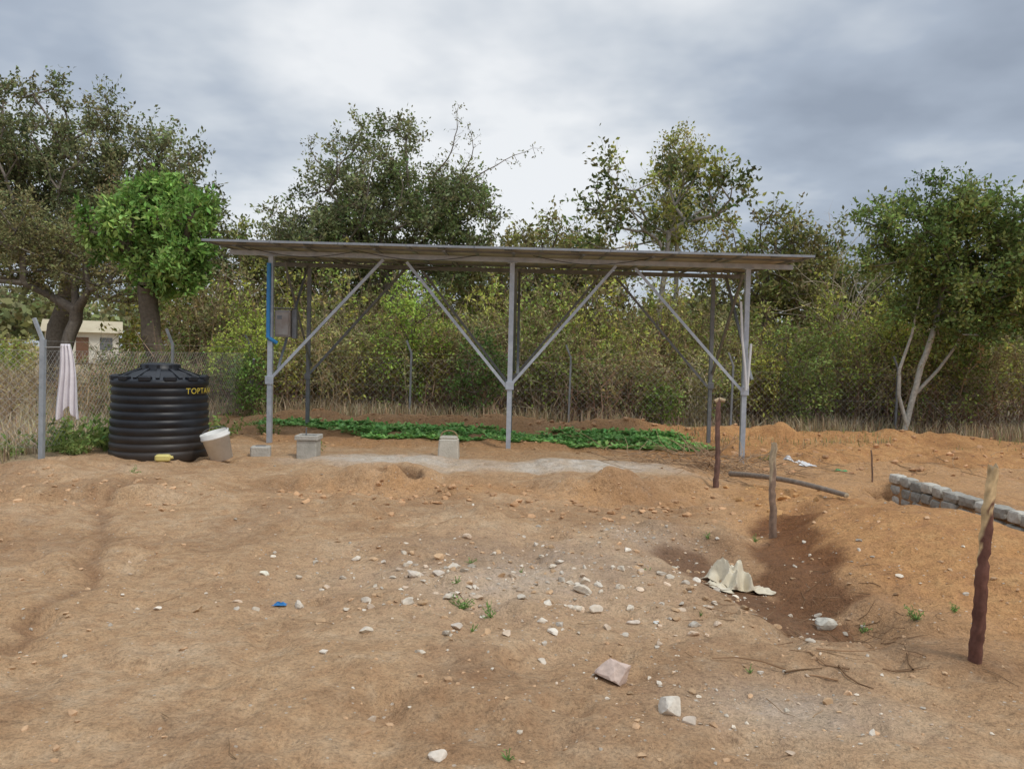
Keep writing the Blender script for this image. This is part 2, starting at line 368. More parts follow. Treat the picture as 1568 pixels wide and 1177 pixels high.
for n, x0, x1, y0, y1, sc, cl in ((600, 3.3, 13, 11.6, 17.3, .08, (.52, .30, .16)), (400, -5.5, 4, 16.6, 17.5, .08, (.52, .30, .16)), (160, -5, 4, 13, 14.0, .06, (.48, .30, .16)), (110, 2.6, 4.4, 7.8, 9.8, .07, (.58, .33, .14)), (1000, -6, 3.5, 2.6, 9, .022, (.55, .35, .20)), (420, -2.6, 2.4, 7.2, 9.9, .06, (.52, .31, .165)), (120, -5.6, -3.2, 7.6, 8.8, .05, (.54, .34, .19))):
    px = rng.uniform(x0, x1, n); py = rng.uniform(y0, y1, n)
    if sc == .06 and y0 < 9: py = BANK(px, py*0+9.1)-.35+.35*rng.normal(size=n)-.5*rng.random(n)
    pz = H(px, py)
    for i in range(n):
        s = .008+sc*rng.random()**3
        rock_into(mb, (px[i], py[i], pz[i]+s*.1), s, np.array(cl)*(1+.13*rng.normal()), I1)
mb.build('soil_clods', [M_stone])
mb = MB()
for r_ in range(4):      # coursed masonry face of the far trench wall
    yy = 5.5+.12*(r_ % 2)
    while yy < 10.25:
        L = .20+.14*rng.random(); g_ = np.array([.42, .39, .33])*(1+.2*rng.normal())
        V, F_ = I2; V = V.copy(); V = np.sign(V)*np.abs(V)**.45; V = V/np.abs(V).max(0)
        V = V*(1+.05*rng.normal(size=(len(V), 1)))*np.array([.085, L/2-.008, .066])+np.array([5.20+.02*rng.random(), yy+L/2, .075-.14*r_+.008*rng.normal()])
        mb.add(V, F_, 0, np.clip(g_, .1, .7)); yy += L
mb.build('stone_trench_wall', [M_stone])

# ------------------------------------------------------------------ vegetation
def leaf_tree(name, trunk, ells, nc, tw, lpt, lsize, tlen, pal, bark=(.20, .17, .14), tr=.15, asp=.5, up=.25, outer=.5, jit=.5, pow_=.5, rtip=.006, barkhi=None):
    trunk = [np.array(q, float) for q in trunk]; P = [trunk[0]]; par = [-1]
    for q in trunk[1:]:
        a = P[-1]; n = 3
        for i in range(1, n+1):
            P.append(a+(q-a)*i/n+rng.normal(size=3)*tr*.25*(i < n)); par.append(len(P)-2)
    nt_ = len(P); start = max(nt_-4, 0)
    vol = np.array([e[3]*e[4]*e[5] for e in ells])**.75; pick = rng.choice(len(ells), nc, p=vol/vol.sum())
    E = np.array(ells)[pick]; d = rdir(nc); rr = rng.random(nc)**outer
    C = E[:, :3]+d*E[:, 3:6]*rr[:, None]
    top = trunk[-1]; order = np.argsort(np.linalg.norm(C-top, axis=1)); C = C[order]; E = E[order]
    plen = [0.0]*len(P); cid = []
    for c in C:
        A = np.array(P[start:]); L = np.array(plen[start:]); dd = np.linalg.norm(A-c, axis=1)
        pen = np.where(A[:, 2] > c[2]+.2, .6, 0)
        j = start+int(np.argmin(dd+.35*L+pen)); a = P[j]; D = np.linalg.norm(c-a)
        k = max(1, int(D/.45)); last = j
        off = rng.normal(size=3)*.12*D; off[2] += .06*D
        for i in range(1, k+1):
            t = i/k; q = a+(c-a)*t+off*math.sin(math.pi*t)+rng.normal(size=3)*.03*(i < k)
            P.append(q); par.append(last); plen.append(plen[last]+D/k); last = len(P)-1
        cid.append(last)
    P = np.array(P); par = np.array(par); w = np.zeros(len(P)); w[cid] += 1
    for i in range(len(P)-1, 0, -1): w[par[i]] += w[i]
    rad = rtip+(tr-rtip)*(np.maximum(w, .4)/w[0])**pow_
    i = np.arange(1, len(P)); mb = MB()
    V, F = tubes(P[par[i]], P[i]+unit(P[i]-P[par[i]])*rad[i, None]*.3, np.minimum(rad[par[i]], rad[i]*1.5), rad[i], 6)
    bc = np.tile(np.array(bark), (len(V), 1))
    if barkhi is not None:
        f = ss(.55*top[2], top[2]*1.05, V[:, 2])[:, None]; bc = bc*(1-f)+np.array(barkhi)*f
    mb.add(V, F, 1, bc, True)
    c = np.repeat(P[cid], tw, 0); ec = np.repeat(E[:, :3], tw, 0); n = len(c)
    dirn = unit(rdir(n)+jit*unit(c-ec)+np.array([0, 0, up])); L = tlen*(.5+.9*rng.random(n))[:, None]
    m1 = c+dirn*L*.5; d2 = unit(dirn+.45*rdir(n)); m2 = m1+d2*L*.5
    tb = np.array(barkhi if barkhi is not None else bark)*1.1
    for a_, b_, r1, r2 in ((c, m1, .006, .0045), (m1, m2, .0045, .0025)):
        V, F = tubes(a_, b_, r1, r2, 3); mb.add(V, F, 2, tb)
    pal = np.array(pal, float); ck = pal[rng.integers(len(pal), size=nc)]*(1+.18*rng.normal(size=(nc, 1)))
    ck = np.repeat(np.repeat(ck, tw, 0), lpt, 0)
    t = rng.random(n*lpt)*.9+.15; A, M1, M2 = [np.repeat(q, lpt, 0) for q in (c, m1, m2)]; tt = t[:, None]
    Q = np.where(tt < .5, A+(M1-A)*tt*2, M1+(M2-M1)*(tt*2-1))+rng.normal(size=A.shape)*lsize*.55
    V, F = leaves(Q, lsize, asp, np.repeat(d2, lpt, 0), .35)
    mb.add(V, F, 0, jcol(ck, len(Q), .22))
    return mb.build(name, [M_leaf, M_bark, M_twig])

ACA = [(.235, .24, .17), (.28, .275, .20), (.19, .20, .14), (.32, .30, .22)]
leaf_tree('acacia_tree', [(-15.5, 26, 0), (-15.3, 26, 2.2), (-14.8, 26, 4.0)],
          [(-15.5, 26, 7.4, 3.8, 2.8, 2.9), (-12.4, 26, 6.8, 2.7, 2.3, 2.2), (-18.5, 26, 7.0, 2.8, 2.4, 2.8), (-10.9, 25.5, 5.6, 1.7, 1.6, 1.4), (-16, 25, 5.0, 4.2, 2, 1.4)],
          400, 9, 18, .13, .7, ACA, tr=.30, asp=.5, outer=.55, up=.25)
leaf_tree('acacia_tree', [(-3.6, 24, 0), (-3.7, 24, 2.6), (-4.0, 24, 4.4)],
          [(-4.2, 24, 6.4, 2.5, 2.2, 2.2), (-2.4, 24, 5.6, 1.9, 1.8, 1.6), (-6.0, 24, 5.6, 1.6, 1.7, 1.7), (-4.2, 24, 4.4, 3.4, 2, 1.2), (-1.9, 24, 6.4, 1.2, 1.0, 1.0)],
          300, 9, 17, .115, .64, [(.27, .275, .20), (.21, .22, .15), (.32, .315, .23), (.20, .235, .135)], tr=.18, asp=.5, outer=.5, up=.25)
leaf_tree('thorn_tree', [(-12.9, 22, 0), (-12.7, 22, 1.5), (-12.4, 22, 2.6)],
          [(-12.4, 22, 3.9, 2.3, 1.8, 1.2), (-14.8, 22, 4.6, 2.6, 1.8, 1.6), (-10.7, 22, 3.6, 1.3, 1.2, .9), (-10.5, 22, 5.0, 1.2, 1.2, 1.0)],
          200, 9, 17, .09, .55, [(.34, .29, .20), (.29, .25, .17), (.25, .235, .15)], tr=.17, asp=.5)
leaf_tree('green_leafy_tree', [(-7.85, 17, 0), (-7.8, 17, 1.4), (-8.0, 17, 2.5), (-7.95, 17, 3.2)],
          [(-8.3, 17, 4.35, .95, .9, .85), (-7.3, 17, 4.4, .85, .8, .8), (-7.7, 17, 3.2, .85, .8, .6), (-8.95, 17, 4.2, .5, .5, .5), (-7.1, 17, 3.6, .6, .6, .6), (-7.8, 17, 4.85, .6, .6, .45)],
          92, 10, 18, .13, .30, [(.24, .37, .14), (.32, .47, .19), (.17, .27, .10), (.39, .53, .23)], bark=(.14, .11, .08), tr=.2, asp=.42, outer=.55, up=.1, pow_=.4)
leaf_tree('sparse_young_tree', [(4.0, 22, 0), (4.1, 22, 2.5), (4.3, 22, 4.4)],
          [(3.2, 22, 6.0, 1.4, 1, 1.2), (4.6, 22, 6.3, 1.0, 1, 1.4), (5.6, 22, 6.2, .9, .9, 1.0), (2.2, 22, 5.6, .8, .8, .8)],
          66, 5, 10, .15, .6, [(.17, .20, .11), (.13, .15, .08), (.36, .35, .14), (.22, .22, .13)], bark=(.34, .31, .27), tr=.08, asp=.5, up=.6)
leaf_tree('yellow_leafed_tree', [(5.2, 25, 0), (5.2, 25, 3.0), (5.2, 25, 5.6)],
          [(5.2, 25, 7.3, .9, .9, 1.6), (5.3, 25, 5.6, 1.3, 1.2, 1.1)],
          80, 7, 14, .10, .6, [(.56, .50, .20), (.46, .43, .18), (.52, .44, .21)], bark=(.36, .33, .28), tr=.08, up=.8)
OLV = [(.32, .31, .17), (.26, .27, .15), (.40, .37, .19), (.36, .30, .19)]
for (cx, cy, top, rx_) in ((.6, 26, 6.6, 2.2), (2.0, 27, 6.0, 2.0), (8.0, 25, 6.6, 2.0), (10.3, 26, 6.0, 1.8), (-9.2, 27, 6.4, 2.4), (13.5, 25, 5.6, 2.3), (18.5, 24, 6.5, 2.8), (-.9, 30, 6.0, 2.4), (23, 26, 6, 3), (-23, 28, 8, 4), (-7, 30, 6.6, 2.5)):
    leaf_tree('olive_green_tree', [(cx, cy, 0), (cx+.2, cy, top*.3), (cx, cy, top*.5)],
              [(cx, cy, top-1.6, rx_, 1.7, 1.5), (cx+rx_*.5, cy, top-2.2, rx_*.7, 1.4, 1.3), (cx-rx_*.6, cy, top-2.4, rx_*.7, 1.4, 1.3)],
              100, 7, 12, .14, .60, [OLV[i] for i in rng.integers(4, size=3)], tr=.13, up=.35)
leaf_tree('pale_trunk_tree', [(9.15, 18, -.05), (9.35, 18, .9), (9.5, 18, 1.6), (9.8, 18, 2.6), (9.9, 18, 3.4)],
          [(9.6, 18, 4.7, 1.7, 1.4, 1.15), (11.2, 18, 4.3, 1.9, 1.4, 1.3), (10.4, 18, 3.3, 1.9, 1.3, 1.0), (12.5, 18, 3.6, 1.3, 1.2, 1.3), (8.7, 18, 4.5, .9, .9, .8), (10.3, 18, 2.5, .9, .9, .7)],
          260, 9, 18, .10, .50, [(.19, .24, .11), (.25, .30, .14), (.15, .195, .09), (.29, .325, .16)], bark=(.48, .46, .40), tr=.065, up=.25, outer=.55, pow_=.4, barkhi=(.17, .15, .12))
mb = MB(); q = [(9.2, 17.98, .25), (9.0, 17.98, .9), (9.0, 18, 1.5), (9.25, 18, 2.3), (9.4, 18, 3.2)]
V, F = tubes(q[:-1], q[1:], [.045, .042, .038, .03], [.042, .038, .03, .02], 7); mb.add(V, F, 0, (.46, .44, .38), True)
q = [(9.35, 18, .9), (9.9, 18.02, 1.5), (10.3, 18, 2.1), (10.7, 18, 3.2)]
V, F = tubes(q[:-1], q[1:], [.045, .038, .03], [.038, .03, .02], 7); mb.add(V, F, 0, (.38, .36, .31), True)
mb.build('pale_tree_stems', [M_bark])

def bare(name, base, n, L, spread, col):
    mb = MB()
    for i in range(n):
        p_ = np.array(base, float)+rng.normal(size=3)*.15; d = unit(np.array([rng.normal()*spread, rng.normal()*.3, 1.0])); r = .018
        for k in range(8):
            q = p_+d*L/8; V, F = tubes(p_, q, r, r*.85, 4); mb.add(V, F, 0, col)
            for _ in range(2):
                b = q+unit(d+.8*rdir(1)[0])*L*.12*rng.random(); V, F = tubes(q, b, r*.4, r*.15, 3); mb.add(V, F, 0, col)
            p_ = q; d = unit(d+.28*rng.normal(size=3)); r *= .85
    mb.build(name, [M_twig])
bare('bare_pale_tree', (9.9, 23.5, 2.0), 22, 4.4, .35, (.55, .50, .44))
bare('bare_branching_tree', (2.6, 19.6, 0), 5, 3.6, .5, (.16, .12, .09))
mb = MB()
for b, dd, L in (((-2.6, 24, 7.0), (.55, 0, .9), 2.4), ((-2.4, 24, 6.6), (1.0, 0, .25), 3.3), ((-2.2, 24, 6.7), (.9, 0, .45), 2.2), ((-5.6, 24, 7.0), (-.8, 0, .6), 1.5), ((-4.2, 24, 8.2), (.1, 0, 1), .9)):
    p_ = np.array(b, float); d = unit(np.array(dd)); Q = []
    for k in range(10):
        q = p_+d*L/10; V, F = tubes(p_, q, .028*(1-k/12), .028*(1-(k+1)/12), 4); mb.add(V, F, 1, (.2, .17, .14))
        for _ in range(3):
            e = q+unit(d*.5+rdir(1)[0])*.35*rng.random(); V, F = tubes(q, e, .007, .003, 3); mb.add(V, F, 1, (.2, .17, .14)); Q += [e]*(3 if k < 7 else 6)
        p_ = q; d = unit(d+.2*rng.normal(size=3)*np.array([1, .3, 1]))
    Q = np.array(Q)+rng.normal(size=(len(Q), 3))*.05; V, F = leaves(Q, .08, .45); mb.add(V, F, 0, jcol((.26, .24, .15), len(Q)))
mb.build('acacia_long_shoots', [M_leaf, M_twig])

def thicket(name, xr, yr, nb, hfun, stems, tws, lpt, lsize, pal, lowbare=.3, twc=(.34, .26, .20), skip=None):
    mb = MB()
    bx = rng.uniform(*xr, nb); by = rng.uniform(*yr, nb)
    if skip is not None:
        k = ~((bx/by > skip[0]) & (bx/by < skip[1])); bx = bx[k]; by = by[k]; nb = len(bx)
    bz = H(bx, by)
    hh = hfun(bx)*(.72+.46*rng.random(nb))
    n = nb*stems; B = np.repeat(np.stack([bx, by, bz], 1), stems, 0)+np.c_[rng.normal(size=(n, 2))*.3, np.zeros(n)]
    hs = np.repeat(hh, stems)*(.55+.5*rng.random(n)); le = rng.normal(size=(n, 2))*.22*hs[:, None]
    tcb = np.repeat(np.array(twc)*(1+.2*rng.normal(size=(nb, 1)))*(1+.07*rng.normal(size=(nb, 3))), stems, 0)
    pts = [B]
    for k in range(1, 6):
        t = k/5; pts.append(B+np.c_[le*t**1.6, hs*t*(1-.08*t)]+rng.normal(size=(n, 3))*.05)
    for k in range(5):
        V, F = tubes(pts[k], pts[k+1], .014*(1-k/6), .014*(1-(k+1)/6), 3); mb.add(V, F, 1, np.repeat(tcb*(1+.3*rng.normal(size=(n, 1))), 6, 0).clip(.03, .6))
    m_ = n*tws; si = np.repeat(np.arange(n), tws); t = rng.random(m_)**.8*4.999; k = t.astype(int); f = (t-k)[:, None]
    PT = np.stack(pts, 1); s0 = PT[si, k]*(1-f)+PT[si, k+1]*f
    dd = unit(rdir(m_)+np.array([0, 0, .35])); L = (.2+.5*rng.random(m_))[:, None]; s1 = s0+dd*L
    V, F = tubes(s0, s1, .006, .0025, 3); mb.add(V, F, 1, np.repeat(tcb[si]*(1.15+.35*rng.normal(size=(m_, 1))), 6, 0).clip(.03, .6))
    hfrac = t/5; keep = rng.random(m_) < np.clip((hfrac-lowbare*.3)/(lowbare+.01), .12, 1)
    pal = np.array(pal, float)
    q = (vn(bx*.33, by*.6, 77)*.5+.5)*(len(pal)-1)+rng.normal(size=nb)*1.3; pi = np.clip(np.round(q), 0, len(pal)-1).astype(int)
    cb = pal[pi]*(1+.15*rng.normal(size=(nb, 1)))
    bi = si//stems
    keep &= rng.random(m_) < (.35+.65*(rng.random(nb) > .25))[bi]
    kk = np.where(keep)[0]; n2 = len(kk)*lpt; kk = np.repeat(kk, lpt); tt = rng.random((n2, 1))
    Q = s0[kk]+(s1[kk]-s0[kk])*tt+rng.normal(size=(n2, 3))*.04
    V, F = leaves(Q, lsize, .5); mb.add(V, F, 0, jcol(cb[bi[kk]], n2, .25))
    return mb.build(name, [M_leaf, M_twig])
PALT = [(.44, .31, .22), (.38, .32, .20), (.40, .38, .18), (.35, .28, .20), (.58, .55, .19), (.34, .40, .15), (.46, .37, .24), (.38, .35, .23), (.28, .29, .14), (.48, .46, .18)]
thicket('dry_shrub_thicket', (-7.5, 22), (18.8, 20.6), 120, lambda x: 2.6+.8*vn(x*.45, 0*x, 9), 13, 13, 8, .08, PALT, .5)
thicket('shrub_belt', (-9, 26), (20.6, 23.5), 115, lambda x: 3.9+.7*vn(x*.35, 0*x, 19), 11, 12, 8, .105, PALT[1:], .25)
thicket('shrub_belt', (-12, 30), (24, 29), 95, lambda x: 4.6+.8*vn(x*.3, 0*x, 29), 9, 9, 8, .15, PALT[1:], .1)
thicket('left_field_shrubs', (-36, -9.5), (32, 44), 70, lambda x: 2.0+0*x, 9, 9, 8, .15, PALT, .1, skip=(-.60, -.50))
thicket('left_scrub', (-9.2, -6.9), (14.5, 18.5), 12, lambda x: 1.5+0*x, 10, 10, 9, .06, [(.28, .33, .15), (.38, .30, .20), (.21, .28, .12)], .2)
thicket('dry_brush', (-16, -8.6), (15, 22), 24, lambda x: 1.0+0*x, 12, 9, 2, .05, [(.40, .30, .19), (.34, .27, .19)], .2, (.40, .31, .23))
for (sx_, sy_, h_, pl) in ((-.75, 18.3, 2.0, (.12, .18, .08)), (-5.9, 17.6, 1.3, (.18, .26, .10)), (3.6, 18.5, .9, (.20, .26, .10)), (6.9, 18.5, 2.6, (.22, .26, .12)), (10.6, 18.7, 2.4, (.24, .27, .12)), (-6.3, 18.6, 2.9, (.44, .50, .15)), (-2.6, 19.0, 3.5, (.34, .44, .13)), (9.9, 19.6, 3.6, (.44, .45, .15)), (14.5, 18.9, 2.6, (.42, .45, .15))):
    leaf_tree('leafy_shrub', [(sx_, sy_, 0), (sx_, sy_, .3)], [(sx_, sy_, h_*.55, h_*.32, h_*.3, h_*.46)], int(15*h_), 8, 11, .075, .42, [pl, tuple(np.array(pl)*1.3)], tr=.03, bark=(.18, .15, .12), outer=.65)
mb = MB()
n = 130; cx = rng.uniform(-130, 150, n); cy = rng.uniform(76, 125, n)
for i in range(n):
    k = 400; w = rng.uniform(3, 5.5); c = np.array([cx[i], cy[i], 4.2+rng.random()*1.8]); d = rdir(k)*(rng.random((k, 1))**.4)
    cl = c+d*np.array([w, w, 3.4]); Q = cl+rng.normal(size=(k, 3))*.3
    V, F = leaves(Q, .95, .6); mb.add(V, F, 0, jcol(np.array([.30, .29, .20])*(1+.2*rng.normal()), k, .25))
    V, F = tubes((cx[i], cy[i], 0), c, .2, .1, 6); mb.add(V, F, 1, (.15, .13, .11))
mb.build('distant_trees', [M_leaf, M_bark])

def grass(name, px, py, hgt, w, cols, lean=.35):
    n = len(px); pz = H(px, py); B = np.stack([px, py, pz-.01], 1); a = rng.random(n)*6.283
    s = np.stack([np.cos(a), np.sin(a), 0*a], 1); l = np.stack([-np.sin(a), np.cos(a), 0*a], 1)*(lean*rng.normal(size=n))[:, None]
    h = (hgt*(.45+.8*rng.random(n)))[:, None]; upv = np.array([0, 0, 1.]); ww = w*(.6+.8*rng.random(n))[:, None]
    m1 = B+(upv*.55+l*.3)*h; tp = B+(upv*.95+l)*h
    V = np.stack([B-s*ww/2, B+s*ww/2, m1+s*ww*.35, m1-s*ww*.35, tp+s*ww*.08, tp-s*ww*.08], 1).reshape(-1, 3)
    f = np.array([[0, 1, 2, 3], [3, 2, 4, 5]]); F = (f[None]+(np.arange(n)*6)[:, None, None]).reshape(-1, 4)
    cols = np.array(cols); c = cols[rng.integers(len(cols), size=n)]
    mb = MB(); mb.add(V, F, 0, jcol(c, n, .2, 6)); return mb.build(name, [M_grass])
ST = [(.52, .41, .26), (.44, .35, .22), (.58, .48, .32), (.36, .29, .18)]
px = rng.uniform(-7, 20, 22000); py = 17.6+2.6*rng.random(22000)**1.3; k = vn(px*.8, py*.8, 5)+.6*rng.random(len(px)) > .1
grass('dry_grass', px[k], py[k], .42, .014, ST, .5)
px = -6.6-20*rng.random(46000)**1.4; py = 9+28*rng.random(46000)**1.2; k = (vn(px*.6, py*.6, 6)+.7*rng.random(len(px)) > -.05)
grass('dry_grass', px[k], py[k], .24, .014, ST, .5)
px = rng.uniform(3.5, 13, 2600); py = rng.uniform(15.5, 17.8, 2600); k = vn(px, py, 8) > .1
grass('sprouting_grass', px[k], py[k], .14, .012, [(.28, .31, .12), (.42, .34, .20)])
n = 5000; px = rng.uniform(-5.2, 3.6, n); rows = rng.integers(0, 6, n); py = 13.75+rows*.45+rng.normal(size=n)*.10
k = (vn(px*1.4, py*1.4, 33) > -.4) & (py > 13.6+.25*np.abs(px+.3)*(px < -2.6)); px = px[k]; py = py[k]; n = len(px); pz = H(px, py)
C = np.stack([px, py, pz+.01], 1); Q = np.repeat(C, 6, 0); nn = len(Q)
D = unit(np.c_[rng.normal(size=(nn, 2)), .3+.4*rng.random(nn)]); mb = MB()
V, F = tubes(Q, Q+D*.05, .003, .002, 3); mb.add(V, F, 0, (.28, .44, .18))
D2 = unit(D*np.array([1, 1, .3])); L = (.055+.055*rng.random(nn))[:, None]; s = unit(np.cross(D2, np.array([0, 0, 1.])+.4*rdir(nn))); b = Q+D*.05
V = np.stack([b, b+D2*L*.5+s*L*.36, b+D2*L, b+D2*L*.5-s*L*.36], 1).reshape(-1, 3)
mb.add(V, np.arange(nn*4).reshape(-1, 4), 0, jcol((.34, .56, .26), nn, .28))
mb.build('vegetable_crop', [M_leaf])
def weed(x_, y_, s, n, col=(.24, .36, .16)):
    c = np.array([x_, y_, hz(x_, y_)]); mb = MB(); d = unit(np.c_[rng.normal(size=(n, 2)), .5+rng.random(n)]); tip = c+d*s*(.4+.7*rng.random((n, 1)))
    V, F = tubes(np.tile(c, (n, 1)), tip, .003, .0015, 3); mb.add(V, F, 0, np.array(col)*.9)
    t = rng.random((n*9, 1)); Q = c+(np.repeat(tip, 9, 0)-c)*(.25+.75*t); V, F = leaves(Q, s*.18, .35); mb.add(V, F, 0, jcol(col, len(Q), .25)); mb.build('weed', [M_leaf])
for a_ in ((-.28, 4.9, .12, 12), (-.10, 4.72, .11, 10), (-.35, 5.3, .06, 7), (-.28, 5.85, .06, 7), (.10, 5.75, .04, 5), (1.08, 5.9, .06, 8), (1.8, 6.9, .07, 8), (2.25, 7.0, .07, 8), (0.02, 3.05, .05, 7), (1.28, 5.05, .04, 5), (2.6, 4.85, .11, 12), (2.35, 5.05, .08, 9), (2.9, 4.95, .08, 8), (-.2, 4.5, .06, 7), (1.3, 4.05, .05, 5), (-4.4, 9.0, .1, 6)):
    weed(*a_)
for a_ in ((-6.2, 10.9, .55, 40), (-5.95, 11.3, .6, 36), (-6.5, 11.2, .6, 40), (-6.2, 11.9, .7, 40), (-6.0, 10.6, .3, 26), (-6.9, 10.5, .45, 26), (-5.4, 12.6, .6, 30), (-5.0, 13.4, .5, 30), (-4.5, 14.2, .45, 30), (-3.1, 12.2, .2, 16), (4.3, 12.9, .25, 16)):
    weed(*a_, (.26, .32, .15))

# ------------------------------------------------------------------ twigs and debris
def twigs(name, cx, cy, sx, sy, n, L0, L1, r, col, zs=.02, up=.1):
    mb = MB()
    for i in range(n):
        x_ = cx+sx*rng.normal(); y_ = cy+sy*rng.normal(); L = rng.uniform(L0, L1); a = rng.random()*6.28
        p_ = np.array([x_, y_, hz(x_, y_)+zs*rng.random()+r]); d = np.array([math.cos(a), math.sin(a), up*rng.normal()])
        cc = np.array(col)*(1+.25*rng.normal())
        for k in range(3):
            q = p_+unit(d)*L/3; q[2] = max(q[2], hz(q[0], q[1])+r); V, F = tubes(p_, q, r*(1-k*.2), r*(.8-k*.2), 5); mb.add(V, F, 0, np.clip(cc, .02, .6)); p_ = q; d = d+.3*rng.normal(size=3)*np.array([1, 1, .4])
    mb.build(name, [M_twig])
twigs('twig_pile', 2.9, 11.5, .55, .45, 300, .2, .8, .006, (.38, .28, .20), .22, .35)
twigs('scattered_twigs', 2.1, 4.7, .4, .3, 50, .06, .3, .003, (.26, .18, .12))
twigs('scattered_twigs', 2.0, 5.6, .4, .4, 40, .05, .22, .003, (.22, .15, .10))
twigs('scattered_twigs', 1.5, 4.1, .4, .2, 8, .1, .4, .006, (.30, .20, .13))
twigs('scattered_twigs', 0, 5, 2.2, 1.4, 40, .05, .2, .0025, (.32, .23, .15))
twigs('trench_brush', 6.2, 13, 1.5, 1.0, 60, .2, .6, .006, (.34, .25, .17), .06, .2)

def stake(name, base, top, r0, r1, segs, low, high, split, bend=.004):
    mb = MB(); b = np.array(base, float); t = np.array(top, float); ph = rng.random()*6
    pts = [b+(t-b)*i/segs+np.r_[.010*math.sin(ph+4.5*i/segs)+bend*rng.normal(), .008*math.cos(ph+4*i/segs), 0] for i in range(segs+1)]
    k = 14; V = []; C = []
    for i, p_ in enumerate(pts):
        f = i/segs; r = (r0+(r1-r0)*f)*(1+.05*rng.normal())
        for j in range(k):
            a = j*2*np.pi/k; rr = r*(1+.10*math.sin(3*a+f*4)+.04*rng.normal()); V.append(p_+np.array([math.cos(a)*rr, math.sin(a)*rr, .01*rng.normal()*(i == segs)]))
            pe = f > split+.16*math.sin(a+2.6)+.04*rng.normal(); C.append(np.array(high if pe else low)*(1+.1*rng.normal()))
    F = [[i*k+j, i*k+(j+1) % k, (i+1)*k+(j+1) % k, (i+1)*k+j] for i in range(segs) for j in range(k)]
    mb.add(V, F, 0, np.clip(C, .01, .8), True); mb.add(np.array(V[-k:]), [list(range(k))], 0, (.50, .38, .24))
    return mb.build(name, [M_bark])
stake('wooden_stake', (2.54, 9.5, hz(2.54, 9.5)-.08), (2.55, 9.5, 1.12), .034, .028, 20, (.17, .10, .08), (.22, .14, .10), .9)
mb = MB(); V, F = tubes([(2.50, 9.5, 1.10), (2.55, 9.5, 1.13)], [(2.55, 9.5, 1.13), (2.62, 9.48, 1.11)], .028, .024, 7); mb.add(V, F, 0, (.42, .32, .2), True); mb.build('stake_peg', [M_bark])
stake('wooden_stake', (2.46, 7.15, hz(2.46, 7.15)-.08), (2.44, 7.15, .85), .034, .028, 20, (.26, .18, .13), (.42, .33, .22), .62)
stake('wooden_stake', (2.53, 4.14, hz(2.53, 4.14)-.08), (2.60, 4.14, 1.07), .035, .027, 34, (.14, .065, .048), (.58, .42, .23), .66, .003)
stake('thin_stake', (5.05, 10.7, -.2), (5.0, 10.7, .42), .012, .01, 6, (.2, .13, .09), (.2, .13, .09), .8)
p0 = np.array([2.98, 10.4, hz(2.98, 10.4)+.10]); p1 = np.array([3.42, 7.75, hz(3.42, 7.75)+.05]); mb = MB()
S_ = np.linspace(0, 1, 16); PP = [p0+(p1-p0)*s+np.array([.03*math.sin(4*s), 0, 0]) for s in S_]
PP = [np.array([q[0], q[1], max(q[2]+.04*math.sin(3.14*s), hz(q[0], q[1])+.025)]) for q, s in zip(PP, S_)]
rr = .036-.010*S_; V, F = tubes(PP[:-1], PP[1:], rr[:-1], rr[1:], 12); mb.add(V, F, 0, (.25, .20, .155), True)
V, F = tubes([PP[-1]], [PP[-1]+(PP[-1]-PP[-2])*.05], .026, .004, 12); mb.add(V, F, 0, (.45, .36, .24)); mb.build('fallen_wooden_pole', [M_bark])

def crumple(name, loc, sx, sy, h, mat, seed, fold=.5, rot=0):
    n = 40; u, v = np.meshgrid(np.linspace(-1, 1, n), np.linspace(-1, 1, n)); u = u.ravel(); v = v.ravel()
    rr_ = 1+.45*fbm(u*1.3, v*1.3, .9, 3, seed)
    x_ = u*sx/2*rr_; y_ = v*sy/2*(1+.45*fbm(u*1.5, v*1.5, 1, 3, seed+5))
    rid = 1-np.abs(fbm(u, v, .9, 2, seed+9))*2.2
    zz = h*np.clip(rid, 0, 1)*(.5+.5*fbm(u, v, 1.2, 2, seed+2))*1.5*(1-.85*np.maximum(abs(u), abs(v))**2)+.012
    c_, s_ = math.cos(rot), math.sin(rot); X_ = x_*c_-y_*s_+loc[0]; Y_ = x_*s_+y_*c_+loc[1]; zz = zz+H(X_, Y_)
    id_ = np.arange(n*n).reshape(n, n); F = np.stack([id_[:-1, :-1], id_[:-1, 1:], id_[1:, 1:], id_[1:, :-1]], -1).reshape(-1, 4)
    mb = MB(); mb.add(np.stack([X_, Y_, zz], 1), F, 0); o = mb.build(name, [mat])
    md = o.modifiers.new('th', 'SOLIDIFY'); md.thickness = .003; return o
M_paper = simple('cement_paper', (.58, .50, .36), (.74, .66, .50), 9, .85)
M_white = simple('white_plastic', (.62, .62, .62), (.75, .75, .74), 5, .5)
crumple('torn_cement_bag', (1.80, 5.98), .38, .36, .24, M_paper, 3, rot=.4)
crumple('torn_cement_bag', (1.60, 5.80), .18, .2, .06, M_paper, 9, rot=.2)
crumple('white_plastic_bag', (4.75, 12.9), .36, .34, .16, M_white, 14)
crumple('white_plastic_bag', (4.75, 12.3), .3, .14, .05, M_white, 24, rot=.5)
M_bl = simple('blue_plastic', (.02, .16, .42), (.03, .22, .5), 9, .5)
M_gn = simple('green_plastic', (.03, .30, .10), (.04, .4, .14), 9, .5)
crumple('blue_plastic_scrap', (-1.47, 4.97), .08, .04, .02, M_bl, 31)
crumple('green_plastic_scrap', (5.15, 12.0), .2, .1, .05, M_gn, 41)

